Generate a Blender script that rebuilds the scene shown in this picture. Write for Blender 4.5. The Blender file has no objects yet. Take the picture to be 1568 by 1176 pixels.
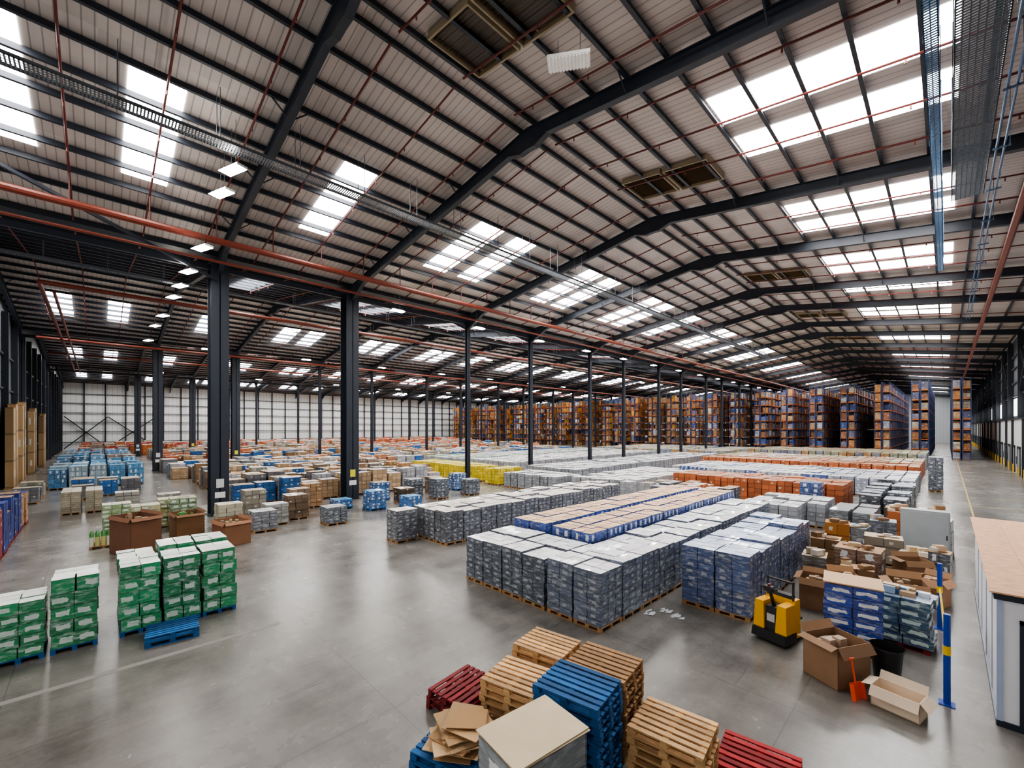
import bpy, math, random
from mathutils import Matrix, Vector
random.seed(7)
S=bpy.context.scene
def hx(h,k=1.0):
    h=h.lstrip('#'); o=[]
    for i in (0,2,4):
        c=int(h[i:i+2],16)/255
        o.append((c/12.92 if c<=0.04045 else ((c+0.055)/1.055)**2.4)*k)
    return tuple(o)
# ---------------------------------------------------------------- materials
MATS={}
def nm(name):
    m=bpy.data.materials.new(name); m.use_nodes=True
    nt=m.node_tree; b=nt.nodes['Principled BSDF']; MATS[name]=m
    return m,nt,nt.nodes,nt.links,b
def math_n(N,L,op,a,b=None,c=None):
    n=N.new('ShaderNodeMath'); n.operation=op
    for i,x in enumerate((a,b,c)):
        if x is None: continue
        if isinstance(x,(int,float)): n.inputs[i].default_value=x
        else: L.new(x,n.inputs[i])
    return n.outputs[0]
def mixc(N,L,f,a,b,mode='MIX'):
    n=N.new('ShaderNodeMix'); n.data_type='RGBA'; n.blend_type=mode
    for i,x in ((0,f),(6,a),(7,b)):
        if isinstance(x,(int,float)): n.inputs[i].default_value=x
        elif isinstance(x,tuple): n.inputs[i].default_value=(*x[:3],1)
        else: L.new(x,n.inputs[i])
    return n.outputs[2]
def noise(N,L,vec,scale,detail=3,rough=.5):
    n=N.new('ShaderNodeTexNoise'); n.inputs['Scale'].default_value=scale
    n.inputs['Detail'].default_value=detail; n.inputs['Roughness'].default_value=rough
    if vec is not None: L.new(vec,n.inputs['Vector'])
    return n.outputs['Fac']
def generic(name,rough=.6,metal=0,nscale=3,namt=.3,bump=0,coat=0,stretch=None):
    m,nt,N,L,b=nm(name)
    at=N.new('ShaderNodeAttribute'); at.attribute_name='Col'
    tc=N.new('ShaderNodeTexCoord'); vec=tc.outputs['Object']
    if stretch:
        mp=N.new('ShaderNodeMapping'); mp.inputs['Scale'].default_value=stretch; L.new(vec,mp.inputs[0]); vec=mp.outputs[0]
    f=noise(N,L,vec,nscale,4)
    g=math_n(N,L,'MULTIPLY_ADD',f,namt*2,1-namt)
    cc=N.new('ShaderNodeCombineColor')
    for i in range(3): L.new(g,cc.inputs[i])
    L.new(mixc(N,L,1.0,at.outputs['Color'],cc.outputs[0],'MULTIPLY'),b.inputs['Base Color'])
    b.inputs['Roughness'].default_value=rough; b.inputs['Metallic'].default_value=metal
    b.inputs['Coat Weight'].default_value=coat
    if bump:
        bp=N.new('ShaderNodeBump'); bp.inputs['Strength'].default_value=bump; bp.inputs['Distance'].default_value=.02
        L.new(f,bp.inputs['Height']); L.new(bp.outputs[0],b.inputs['Normal'])
    return m
generic('painted_steel',.5,0,2,.15)
generic('galvanised_metal',.4,.6,6,.2)
generic('wood_boards',.75,0,2.5,.4,.2,0,(2,2,9))
generic('cardboard',.8,0,2,.18)
generic('plastic',.35,0,3,.1)
generic('top_sheet',.38,0,2.2,.28,.6,.3)
generic('plaster_white',.6,0,1,.08)
generic('glass_dark',.12,0,1,.05)
def carton(name,lab,thr,wrap=True,lw=.26,lh=.2,haze=1.6,hcol=(.55,.58,.62),seam_shade=.55):
    m,nt,N,L,b=nm(name)
    at=N.new('ShaderNodeAttribute'); at.attribute_name='Col'
    uv=N.new('ShaderNodeUVMap'); uv.uv_map='UVMap'
    fl=N.new('ShaderNodeVectorMath'); fl.operation='FLOOR'; L.new(uv.outputs[0],fl.inputs[0])
    fr=N.new('ShaderNodeVectorMath'); fr.operation='FRACTION'; L.new(uv.outputs[0],fr.inputs[0])
    wn=N.new('ShaderNodeTexWhiteNoise'); wn.noise_dimensions='3D'; L.new(fl.outputs[0],wn.inputs['Vector'])
    sp=N.new('ShaderNodeSeparateXYZ'); L.new(fr.outputs[0],sp.inputs[0])
    sc=N.new('ShaderNodeSeparateColor'); L.new(wn.outputs['Color'],sc.inputs[0])
    tc=N.new('ShaderNodeTexCoord')
    wob=math_n(N,L,'MULTIPLY_ADD',noise(N,L,tc.outputs['Object'],7,2),.3,-.15)
    cx=math_n(N,L,'MULTIPLY_ADD',sc.outputs[1],.3,.35)
    ax=math_n(N,L,'ABSOLUTE',math_n(N,L,'ADD',math_n(N,L,'SUBTRACT',sp.outputs[0],cx),wob))
    ay0=math_n(N,L,'ABSOLUTE',math_n(N,L,'SUBTRACT',sp.outputs[1],.5))
    ay=math_n(N,L,'ABSOLUTE',math_n(N,L,'ADD',math_n(N,L,'SUBTRACT',sp.outputs[1],.5),wob))
    mk=math_n(N,L,'MULTIPLY',math_n(N,L,'LESS_THAN',ax,lw),math_n(N,L,'LESS_THAN',ay,lh))
    mk=math_n(N,L,'MULTIPLY',mk,math_n(N,L,'GREATER_THAN',sc.outputs[0],thr))
    g=math_n(N,L,'MULTIPLY_ADD',sc.outputs[2],.5,.75)
    cc=N.new('ShaderNodeCombineColor')
    for i in range(3): L.new(g,cc.inputs[i])
    base=mixc(N,L,1.0,at.outputs['Color'],cc.outputs[0],'MULTIPLY')
    base=mixc(N,L,mk,base,lab)
    ex=math_n(N,L,'GREATER_THAN',math_n(N,L,'ABSOLUTE',math_n(N,L,'SUBTRACT',sp.outputs[0],.5)),.475)
    ey=math_n(N,L,'GREATER_THAN',ay0,.46)
    e=math_n(N,L,'MULTIPLY',math_n(N,L,'MAXIMUM',ex,ey),seam_shade)  # carton joints, with the occlusion shade of the gaps painted into the colour
    base=mixc(N,L,e,base,(0.01,0.01,0.012))
    if wrap:
        mp=N.new('ShaderNodeMapping'); mp.inputs['Scale'].default_value=(1.2,1.2,4); mp.inputs['Rotation'].default_value=(.3,.2,0)
        L.new(tc.outputs['Object'],mp.inputs[0])
        f=noise(N,L,mp.outputs[0],3.5,5,.6)
        ft=math_n(N,L,'MULTIPLY_ADD',math_n(N,L,'MAXIMUM',math_n(N,L,'SUBTRACT',f,.5),0.0),haze*1.4,.06)
        base=mixc(N,L,ft,base,hcol)
        bp=N.new('ShaderNodeBump'); bp.inputs['Strength'].default_value=.6; bp.inputs['Distance'].default_value=.05
        L.new(f,bp.inputs['Height']); L.new(bp.outputs[0],b.inputs['Normal'])
        b.inputs['Roughness'].default_value=.24
    else: b.inputs['Roughness'].default_value=.65
    L.new(base,b.inputs['Base Color'])
    return m
carton('carton_grey',(.36,.39,.44),.45,True,.18,.2,2.0,seam_shade=.4)
carton('carton_blue',(.68,.72,.78),.3,True,.16,.3)
carton('carton_green',(.62,.74,.68),.2,True,.3,.2,2.4,(.5,.62,.58),.4)
carton('carton_plain',(.6,.56,.5),.7,False,.14,.14,seam_shade=.45)
carton('carton_print',(.85,.87,.9),.05,True,.33,.16)
# floor
m,nt,N,L,b=nm('polished_concrete')
tc=N.new('ShaderNodeTexCoord'); P=tc.outputs['Object']
n1=noise(N,L,P,.13,4,.55); n2=noise(N,L,P,.7,5,.6); n3=noise(N,L,P,9,3,.6)
mp=N.new('ShaderNodeMapping'); mp.inputs['Scale'].default_value=(3.5,.25,1); mp.inputs['Rotation'].default_value=(0,0,.5); L.new(P,mp.inputs[0])
n4=noise(N,L,mp.outputs[0],.8,4,.6)
v=math_n(N,L,'ADD',math_n(N,L,'MULTIPLY',n1,.44),math_n(N,L,'ADD',math_n(N,L,'MULTIPLY',n2,.36),math_n(N,L,'ADD',math_n(N,L,'MULTIPLY',n3,.08),math_n(N,L,'MULTIPLY',n4,.12))))
cr=N.new('ShaderNodeValToRGB'); L.new(v,cr.inputs[0])
cr.color_ramp.elements[0].position=.4; cr.color_ramp.elements[0].color=(.098,.091,.083,1)
cr.color_ramp.elements[1].position=.6; cr.color_ramp.elements[1].color=(.225,.21,.19,1)
sp=N.new('ShaderNodeSeparateXYZ'); L.new(P,sp.inputs[0])
def lines(co,off,per,w):
    t=math_n(N,L,'FRACT',math_n(N,L,'DIVIDE',math_n(N,L,'ADD',co,off),per))
    return math_n(N,L,'LESS_THAN',t,w/per)
j=math_n(N,L,'MAXIMUM',lines(sp.outputs[0],200.3,6.0,.02),lines(sp.outputs[1],1.5,6.05,.02))
sc_=math_n(N,L,'MULTIPLY',math_n(N,L,'GREATER_THAN',n4,.66),.3)
c=mixc(N,L,sc_,cr.outputs[0],(.06,.057,.052))
c=mixc(N,L,math_n(N,L,'MULTIPLY',j,.45),c,(.04,.04,.04))
L.new(c,b.inputs['Base Color'])
L.new(math_n(N,L,'MULTIPLY_ADD',n1,.14,math_n(N,L,'MULTIPLY_ADD',n2,.12,.13)),b.inputs['Roughness'])
b.inputs['Specular IOR Level'].default_value=.6
# roof cladding
m,nt,N,L,b=nm('roof_cladding')
tc=N.new('ShaderNodeTexCoord'); P=tc.outputs['Object']; sp=N.new('ShaderNodeSeparateXYZ'); L.new(P,sp.inputs[0])
r=math_n(N,L,'FRACT',math_n(N,L,'DIVIDE',math_n(N,L,'ADD',sp.outputs[1],100.),.333))
g1=math_n(N,L,'LESS_THAN',r,.14)
sheet=math_n(N,L,'FLOOR',math_n(N,L,'ADD',sp.outputs[1],100.)); 
seg=math_n(N,L,'FLOOR',math_n(N,L,'DIVIDE',sp.outputs[0],7.0))
cb=N.new('ShaderNodeCombineXYZ'); L.new(sheet,cb.inputs[0]); L.new(seg,cb.inputs[1])
wn=N.new('ShaderNodeTexWhiteNoise'); L.new(cb.outputs[0],wn.inputs['Vector'])
nn=noise(N,L,P,.6,4)
val=math_n(N,L,'ADD',math_n(N,L,'MULTIPLY_ADD',wn.outputs['Value'],.22,.66),math_n(N,L,'MULTIPLY',nn,.32))
val=math_n(N,L,'MULTIPLY',val,math_n(N,L,'MULTIPLY_ADD',g1,-.42,1.0))
cc=N.new('ShaderNodeCombineColor')
for i in range(3): L.new(val,cc.inputs[i])
L.new(mixc(N,L,1.0,(.51,.455,.43),cc.outputs[0],'MULTIPLY'),b.inputs['Base Color'])
b.inputs['Roughness'].default_value=.5
# wall cladding
m,nt,N,L,b=nm('wall_cladding')
at=N.new('ShaderNodeAttribute'); at.attribute_name='Col'
tc=N.new('ShaderNodeTexCoord'); sp=N.new('ShaderNodeSeparateXYZ'); L.new(tc.outputs['Object'],sp.inputs[0])
hh=math_n(N,L,'FRACT',math_n(N,L,'DIVIDE',math_n(N,L,'ADD',sp.outputs[0],math_n(N,L,'ADD',sp.outputs[1],500.)),1.0))
g1=math_n(N,L,'MULTIPLY',math_n(N,L,'LESS_THAN',hh,.06),.5)
L.new(mixc(N,L,g1,at.outputs['Color'],(.1,.11,.12)),b.inputs['Base Color']); b.inputs['Roughness'].default_value=.5
def emis(name,col,st):
    m,nt,N,L,b=nm(name); b.inputs['Base Color'].default_value=(.8,.8,.8,1)
    b.inputs['Emission Color'].default_value=(*col,1); b.inputs['Emission Strength'].default_value=st
emis('skylight_polycarbonate',(1.0,.985,.965),14.0)
emis('led_diffuser',(1,.95,.86),45.0)
emis('window_daylight',(.9,.96,1.0),2.0)
# ---------------------------------------------------------------- mesh builder
class MB:
    def __init__(s): s.v=[];s.f=[];s.m=[];s.uv=[];s.c=[];s.mats=[];s.xf=None
    def mi(s,n):
        if n not in s.mats: s.mats.append(n)
        return s.mats.index(n)
    def face(s,pts,mat,col,uvs=None):
        i=len(s.v)
        if s.xf is not None: pts=[tuple(s.xf@Vector(p)) for p in pts]
        s.v.extend(pts); n=len(pts); s.f.append(tuple(range(i,i+n))); s.m.append(s.mi(mat))
        if uvs is None: uvs=[(0,0),(1,0),(1,1),(0,1)][:n] if n<=4 else [(0,0)]*n
        for u in uvs: s.uv.extend(u)
        col=tuple(col)+(1.0,)
        for _ in range(n): s.c.extend(col)
    def box(s,x0,x1,y0,y1,z0,z1,mat,col,top=None,tcol=None,nu=1,nv=1,bot=True):
        ox,oy=random.randint(0,400),random.randint(0,400)
        u=[(ox,oy),(ox+nu,oy),(ox+nu,oy+nv),(ox,oy+nv)]
        u2=[(a+13,b_) for a,b_ in u]
        s.face([(x0,y0,z0),(x1,y0,z0),(x1,y0,z1),(x0,y0,z1)],mat,col,u)
        s.face([(x1,y0,z0),(x1,y1,z0),(x1,y1,z1),(x1,y0,z1)],mat,col,u2)
        s.face([(x1,y1,z0),(x0,y1,z0),(x0,y1,z1),(x1,y1,z1)],mat,col,u)
        s.face([(x0,y1,z0),(x0,y0,z0),(x0,y0,z1),(x0,y1,z1)],mat,col,u2)
        s.face([(x0,y0,z1),(x1,y0,z1),(x1,y1,z1),(x0,y1,z1)],top or mat,tcol or col,None if top else u)
        if bot: s.face([(x0,y1,z0),(x1,y1,z0),(x1,y0,z0),(x0,y0,z0)],mat,col,u)
    def beam(s,p0,p1,w,h,mat,col):
        p0=Vector(p0);p1=Vector(p1);d=(p1-p0).normalized()
        up=Vector((0,0,1)) if abs(d.z)<.95 else Vector((1,0,0))
        sd=d.cross(up).normalized()*(w/2); u=sd.cross(d).normalized()*(h/2)
        q=[]
        for p in (p0,p1): q.append([tuple(p-sd-u),tuple(p+sd-u),tuple(p+sd+u),tuple(p-sd+u)])
        a,b_=q
        for i in range(4):
            j=(i+1)%4; s.face([a[j],a[i],b_[i],b_[j]],mat,col)
        s.face(a,mat,col); s.face(b_[::-1],mat,col)
    def cyl(s,p0,p1,r0,r1,mat,col,n=12,c0=True,c1=True):
        p0=Vector(p0);p1=Vector(p1);d=(p1-p0).normalized()
        up=Vector((0,0,1)) if abs(d.z)<.95 else Vector((1,0,0))
        a=d.cross(up).normalized(); b_=a.cross(d).normalized()
        A=[];B=[]
        for i in range(n):
            t=2*math.pi*i/n; o=a*math.cos(t)+b_*math.sin(t)
            A.append(tuple(p0+o*r0)); B.append(tuple(p1+o*r1))
        for i in range(n):
            j=(i+1)%n; s.face([A[i],A[j],B[j],B[i]],mat,col)
        if c0: s.face(A[::-1],mat,col)
        if c1: s.face(B,mat,col)
    def obj(s,name,bevel=0,recalc=False):
        me=bpy.data.meshes.new(name)
        xs=[p[0] for p in s.v];ys=[p[1] for p in s.v];zs=[p[2] for p in s.v]
        cx,cy,cz=(min(xs)+max(xs))/2,(min(ys)+max(ys))/2,min(zs)
        room=name.startswith(('floor','ceiling','wall'))
        if room: cx=cy=cz=0
        me.from_pydata([(p[0]-cx,p[1]-cy,p[2]-cz) for p in s.v],[],s.f)
        for n in s.mats: me.materials.append(MATS[n])
        me.polygons.foreach_set('material_index',s.m)
        ul=me.uv_layers.new(name='UVMap'); ul.data.foreach_set('uv',s.uv)
        ca=me.color_attributes.new('Col','FLOAT_COLOR','CORNER'); ca.data.foreach_set('color',s.c)
        me.update()
        o=bpy.data.objects.new(name,me); o.location=(cx,cy,cz); S.collection.objects.link(o)
        if bevel:
            w=o.modifiers.new('weld','WELD'); w.merge_threshold=.0005
            bv=o.modifiers.new('bev','BEVEL'); bv.width=bevel; bv.segments=2; bv.limit_method='ANGLE'
        return o
def place(x,y,z=0,deg=0): return Matrix.Translation((x,y,z))@Matrix.Rotation(math.radians(deg),4,'Z')
WOOD=hx('#a07a52'); WOODL=hx('#cfa676'); PBLUE=hx('#1d5a92'); PRED=hx('#7a2226')
def jc(c,a=.12):
    k=1+random.uniform(-a,a); return tuple(x*k for x in c)
def pallet(mb,z,col,L=1.2,W=1.0):
    "pallet with boards along local X"
    M='wood_boards'
    for i in range(3):
        y=-W/2+.05+(W-.1)*i/2
        mb.box(-L/2,L/2,y-.05,y+.05,z,z+.022,M,jc(col))
        for k in range(3):
            x=-L/2+.07+(L-.14)*k/2
            mb.box(x-.07,x+.07,y-.05,y+.05,z+.022,z+.1,M,jc(col,.2))
    for k in range(3):
        x=-L/2+.06+(L-.12)*k/2
        mb.box(x-.05,x+.05,-W/2,W/2,z+.1,z+.122,M,jc(col))
    nb=7
    for i in range(nb):
        y=-W/2+.05+(W-.1)*i/(nb-1); w=.048
        mb.box(-L/2,L/2,y-w,y+w,z+.122,z+.144,M,jc(col,.35))
def base_pallet(mb,x0,x1,y0,y1,col):
    M='wood_boards'
    for k in range(3):
        y=y0+.05+(y1-y0-.1)*k/2
        mb.box(x0,x1,y-.05,y+.05,0,.022,M,jc(col)); 
        for i in range(3):
            x=x0+.07+(x1-x0-.14)*i/2
            mb.box(x-.07,x+.07,y-.05,y+.05,.022,.11,M,jc(col),bot=False)
    mb.box(x0,x1,y0,y1,.11,.144,M,jc(col))
def stack(mb,x0,x1,y0,y1,h,mat,col,top,tcol,nx=2,ny=3,lay=6,jit=.012,pal=WOOD,far=False):
    if far:
        mb.box(x0+.05,x1-.05,y0+.05,y1-.05,0,.12,'wood_boards',jc(pal),bot=False)
        mb.box(x0,x1,y0,y1,.12,h,mat,jc(col,.15),top,jc(tcol,.12),nu=nx,nv=lay,bot=False); return
    base_pallet(mb,x0,x1,y0,y1,pal)
    z0=.144; lh=(h-z0)/lay; dx=(x1-x0)/nx; dy=(y1-y0)/ny
    sk=jc(col,.18)
    for l in range(lay):
        ox,oy=random.uniform(-jit,jit),random.uniform(-jit,jit)
        for i in range(nx):
            for j in range(ny):
                if l<lay-1 and 0<i<nx-1 and 0<j<ny-1: continue
                a=x0+i*dx+.006+ox+random.uniform(-jit,jit)*.5; b_=y0+j*dy+.006+oy+random.uniform(-jit,jit)*.5
                mb.box(a,a+dx-.012,b_,b_+dy-.012,z0+l*lh,z0+(l+1)*lh-.006+(random.uniform(0,.02) if l==lay-1 else 0),mat,sk,top if l==lay-1 else None,jc(tcol,.18) if l==lay-1 else None,bot=False)
def block(name,x0,x1,y0,y1,h,mat,col,top,tcol,px=1.0,py=1.2,lay=6,nx=2,ny=3,far=False,gap=.06,hj=.05,skip=0,pal=WOOD,cols=None,tcols=None):
    mb=MB(); n=max(1,round((x1-x0)/px)); k=max(1,round((y1-y0)/py)); sx=(x1-x0)/n; sy=(y1-y0)/k
    for i in range(n):
        cc=random.choice(cols) if cols else col; tt=random.choice(tcols) if tcols else tcol
        for j in range(k):
            if random.random()<skip: continue
            if cols and random.random()<.25: cc=random.choice(cols)
            if tcols and random.random()<.3: tt=random.choice(tcols)
            g=gap*random.uniform(.4,1)
            stack(mb,x0+i*sx+g/2,x0+(i+1)*sx-g/2,y0+j*sy+g/2,y0+(j+1)*sy-g/2,h+random.uniform(-hj,hj),mat,cc,top,tt,nx,ny,lay,far=far,pal=pal)
    return mb.obj(name)
# ---------------------------------------------------------------- room
RY=[-6.5,6,15.3,28,37.7,50,59,70.6,79.5,91.5,100.5,112,121,133,142,154,163,175,184,196,205,217,226,238]
RID=[-14.5-41.8*i for i in range(4)]; HALF=20.9; ZR=21.1; SL=.143; ZE=ZR-HALF*SL
YS,YE=-7.0,240.0
STEEL=hx('#272d38'); STEELD=hx('#1e232c')
mb=MB(); mb.box(-161.5,7,-9,YE,-.3,0,'polished_concrete',(1,1,1)); mb.obj('floor')
mb=MB()
for r in RID:
    for sgn in (-1,1):
        xa,xb=r,r+sgn*HALF
        p=[(xa,YS-1,ZR),(xb,YS-1,ZE),(xb,YE,ZE),(xa,YE,ZR)]
        mb.face(p if sgn<0 else p[::-1],'roof_cladding',(1,1,1))
        p=[(xa,YS-1,ZR+.1),(xb,YS-1,ZE+.1),(xb,YE,ZE+.1),(xa,YE,ZR+.1)]
        mb.face(p,'painted_steel',(.3,.3,.3))
mb.obj('ceiling')
def zr(x,r): return ZR-abs(x-r)*SL
# skylights
mb=MB()
strips=[-2.9,1.75,10.2,19.7,23.1,32.2,35.3,43.8,46.9,54.5,64.5,67.6,75,85,88,96,106,109,117,127,130,138,148,151,158,169,172,180,190,193,200,211,214,222,232]
for r in RID:
    for sgn in (-1,1):
        for y in strips:
            if sgn==1 and y<5: continue
            xa=r+sgn*7.3; xb=r+sgn*14.8
            w=.9 if y<12 else 1.05
            p=[(xa,y-w,zr(xa,r)-.02),(xb,y-w,zr(xb,r)-.02),(xb,y+w,zr(xb,r)-.02),(xa,y+w,zr(xa,r)-.02)]
            mb.face(p if sgn<0 else p[::-1],'skylight_polycarbonate',(1,1,1))
mb.obj('skylight_panels')
# purlins
mb=MB()
for r in RID:
    for sgn in (-1,1):
        for k in range(13):
            x=r+sgn*(.45+k*1.68); 
            if abs(x-r)>HALF-.1: continue
            z=zr(x,r)
            mb.box(x-.04,x+.04,YS,YE,z-.28,z-.03,'painted_steel',STEEL)
            mb.box(x-.04,x+.1,YS,YE,z-.295,z-.27,'painted_steel',STEEL)
mb.obj('roof_purlins')
# rafters
mb=MB()
for r in RID:
    for y in RY:
        for sgn in (-1,1):
            xe=r+sgn*HALF
            zt0,zt1=ZR-.3,ZE-.3; D=.62; hv=.9 if not (r==RID[0] and sgn==1) else 0.0
            hz=[(r,zt0-D-.42),(r+sgn*.5,zt0-.5*SL-D-.38),(r+sgn*1.3,zt0-1.3*SL-D),(xe-sgn*2.6,zt1+2.6*SL-D),(xe,zt1-D-hv)]
            prof=[(r,zt0)]+hz+[(xe,zt1)]
            a=[(px,y-.03,pz) for px,pz in prof]; b_=[(px,y+.03,pz) for px,pz in prof]
            mb.face(a if sgn>0 else a[::-1],'painted_steel',STEEL); mb.face(b_[::-1] if sgn>0 else b_,'painted_steel',STEEL)
            for i in range(4):
                mb.beam((hz[i][0],y,hz[i][1]),(hz[i+1][0],y,hz[i+1][1]),.3,.04,'painted_steel',STEEL)
            mb.beam((r,y,zt0),(xe,y,zt1),.3,.04,'painted_steel',STEEL)
            # fly braces to purlins
            if y<60 and r>-60:
                for k in (3,6,9):
                    x=r+sgn*(.45+k*1.68)
                    for dy in (-1,1): mb.beam((x,y+dy*.1,zr(x,r)-.85),(x,y+dy*.8,zr(x,r)-.22),.05,.05,'painted_steel',STEEL)
mb.obj('roof_rafters')
# columns
VX=[6.0,-35.4,-77.2,-119.0,-160.4]
def hcol(mb,x,y,a,b_,z1,t=.05,stiff=True):
    mb.box(x-a/2,x-a/2+t,y-b_/2,y+b_/2,0,z1,'painted_steel',STEEL)
    mb.box(x+a/2-t,x+a/2,y-b_/2,y+b_/2,0,z1,'painted_steel',STEEL)
    mb.box(x-a/2,x+a/2,y-.03,y+.03,0,z1,'painted_steel',STEEL)
    mb.box(x-a/2-.12,x+a/2+.12,y-b_/2-.12,y+b_/2+.12,0,.04,'painted_steel',STEELD)
for vi,vx in enumerate(VX[1:4]):
    for i,y in enumerate(RY):
        o=MB()
        if i in (1,2): hcol(o,vx,y,1.25,1.05,ZE-.9)
        elif i==0: hcol(o,vx,y,.6,.4,ZE-.9)
        else: hcol(o,vx,y,.42,.4,ZE-.9)
        if i<3 and i in (1,2):
            o.box(vx+.625,vx+.64,y-.22,y+.22,1.9,2.5,'plastic',hx('#d8d23a') if i==2 else hx('#c8c8c8'))
            o.box(vx+.625,vx+.64,y-.3,y+.3,1.2,1.6,'plastic',hx('#e0e0e0'))
        o.obj('steel_column')
# valley beams / gutters
mb=MB()
for vx in VX[1:4]:
    mb.box(vx-.45,vx+.45,YS,YE,ZE-.35,ZE-.12,'painted_steel',STEELD)
    mb.box(vx-.12,vx+.12,YS,YE,ZE-1.25,ZE-.9,'painted_steel',STEEL)
mb.beam((-35.0,6.2,16.0),(-28.2,-6.4,18.6),.16,.16,'painted_steel',STEEL)
mb.obj('valley_beams')
# walls
WHITE=hx('#dddfdd'); 
mb=MB()
mb.box(6.5,6.7,-9,YE,0,7.2,'wall_cladding',WHITE)
mb.box(6.5,6.7,-9,YE,7.2,ZE+.2,'wall_cladding',hx('#5d6168'))
mb.obj('wall_east')
mb=MB()
for i,y in enumerate(RY):
    mb.box(6.28,6.48,y-.22,y+.22,0,7.2,'painted_steel',STEELD); mb.box(5.95,6.48,y-.2,y+.2,7.2,ZE-.5,'painted_steel',STEELD)
for z in (7.2,10.2,12,14,15.6):
    mb.box(6.3,6.48,YS+.1,YE-.1,z-.1,z+.1,'painted_steel',STEEL)
for i in range(len(RY)-1):
    if i%2: 
        mb.beam((6.1,RY[i],10.4),(6.1,RY[i+1],16),.12,.12,'painted_steel',STEEL); mb.beam((6.1,RY[i+1],10.4),(6.1,RY[i],16),.12,.12,'painted_steel',STEEL)
mb.obj('trim_1')
mb=MB(); y=29.5
while y<235:
    mb.box(6.45,6.49,y,y+2.8,.0,3.3,'painted_steel',hx('#8d939a')); mb.box(6.40,6.49,y-.2,y,.0,3.5,'painted_steel',hx('#22262c')); mb.box(6.40,6.49,y+2.8,y+3.0,.0,3.5,'painted_steel',hx('#22262c'));mb.box(6.40,6.49,y-.2,y+3.0,3.3,3.6,'painted_steel',hx('#22262c'))
    mb.box(6.2,6.35,y-.5,y-.35,0,1.1,'plastic',hx('#d0a52a'))
    mb.box(6.42,6.49,y+3.6,y+4.3,1.2,2.2,'plastic',hx('#40454c'))
    y+=6
mb.obj('door_1')
mb=MB()
for i in range(3,len(RY)-1):
    k=RY[i]+.6
    while k<RY[i+1]-1.6:
        mb.box(6.44,6.49,k,k+1.5,7.6,9.9,'window_daylight',(1,1,1)); k+=1.8
mb.obj('window_1')
mb=MB()
mb.box(-161.2,-160.9,YS,YE,0,ZE+.2,'wall_cladding',hx('#dfe2e2'))
mb.obj('wall_west')
mb=MB()
for i in range(60):
    y=YS+.3+i*4.1; mb.box(-160.8,-160.4,y-.15,y+.15,0,ZE,'painted_steel',STEELD)
for z in (2.2,5,7.5,10,12.5,15): mb.box(-160.7,-160.4,YS+.2,YE-.2,z-.07,z+.07,'painted_steel',STEELD)
for a,b_ in ((-6.3,2),(2,12)):
    mb.beam((-160.3,a,.5),(-160.3,b_,9),.25,.25,'painted_steel',STEELD); mb.beam((-160.3,a,9),(-160.3,b_,.5),.25,.25,'painted_steel',STEELD)
mb.obj('trim_2')
mb=MB()
mb.box(-161,-45,YS-.3,YS,0,2.6,'wall_cladding',hx('#d5d8d6')); mb.box(-161,-45,YS-.3,YS,2.6,ZE+3.2,'wall_cladding',hx('#5f656c'))
mb.obj('wall_south')
mb=MB(); x=-46
while x>-159:
    mb.box(x-.2,x+.2,YS+.02,YS+.5,0,ZE-.3,'painted_steel',STEELD); x-=7
for z in (3.5,10,13.5): mb.box(-159,-45,YS+.02,YS+.2,z-.1,z+.1,'painted_steel',STEELD)
mb.obj('trim_3')
for x,hh in ((-65.5,8.4),(-72.5,8.9),(-84,8.6),(-98,8.2)):
    mb=MB()
    for k in range(2):
        mb.box(x-1.7+k*1.72,x-.02+k*1.72,YS+.55,YS+1.1,.12,hh-(k%2)*.4,'carton_plain',jc(hx('#a48660'),.15),nu=1,nv=3)
    mb.box(x-1.8,x+1.8,YS+.5,YS+1.15,0,.12,'wood_boards',WOOD); mb.box(x-.03,x+.03,YS+1.1,YS+1.13,.12,hh-.5,'painted_steel',STEELD)
    mb.obj('tall_board_stack')
mb=MB(); mb.box(-93,-89,YS+.02,YS+.1,0,4.5,'painted_steel',hx('#14171c')); mb.box(-61,-57,YS+.02,YS+.1,0,4.5,'painted_steel',hx('#14171c')); mb.obj('door_2')
mb=MB(); mb.box(-161.5,7,YE,YE+.3,0,ZR+.2,'wall_cladding',hx('#a9acaf')); mb.obj('wall_north')
# sprinkler pipes
RED=hx('#6c2a19'); RED2=hx('#5c1f1a')
mb=MB()
def pipe(p0,p1,r,c=None): mb.cyl(p0,p1,r,r,'painted_steel',c or RED,10)
pipe((-30,YS+1.2,17.0),(-30,YE-.1,17.0),.19)
pipe((-31.6,YS+1.2,16.3),(-31.6,YE-.1,16.3),.08)
pipe((2.3,YS+.6,15.9),(2.3,YE-.1,15.9),.15)
pipe((-45,-3,16.4),(-45,YE-.1,16.4),.14)
pipe((-45,-3,16.4),(-110,-3,16.4),.13); pipe((-46,-2.3,16.0),(-110,-2.3,16.0),.1)
pipe((-88,-5,16.6),(-88,YE-.1,16.6),.15); pipe((-72,-5,16.3),(-72,YE-.1,16.3),.15)
for r in RID[:3]:
    y=-4.0
    while y<150:
        for sgn in (-1,1):
            xa,xb=r+sgn*.3,r+sgn*(HALF-.7)
            mb.cyl((xa,y,zr(xa,r)-.38),(xb,y,zr(xb,r)-.38),.045,.045,'painted_steel',RED2,6)
            if y<60:
                for k in range(7):
                    x=r+sgn*(1.5+k*3); mb.cyl((x,y,zr(x,r)-.38),(x,y,zr(x,r)-.58),.02,.04,'painted_steel',hx('#7d4a3c'),5)
        if y<100 and r==RID[0]: mb.cyl((-30,y,17.0),(-30,y,zr(-30,r)-.3),.035,.035,'painted_steel',RED2,5)
        y+=3.0 if y<60 else 6
mb.obj('sprinkler_pipework')
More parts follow.
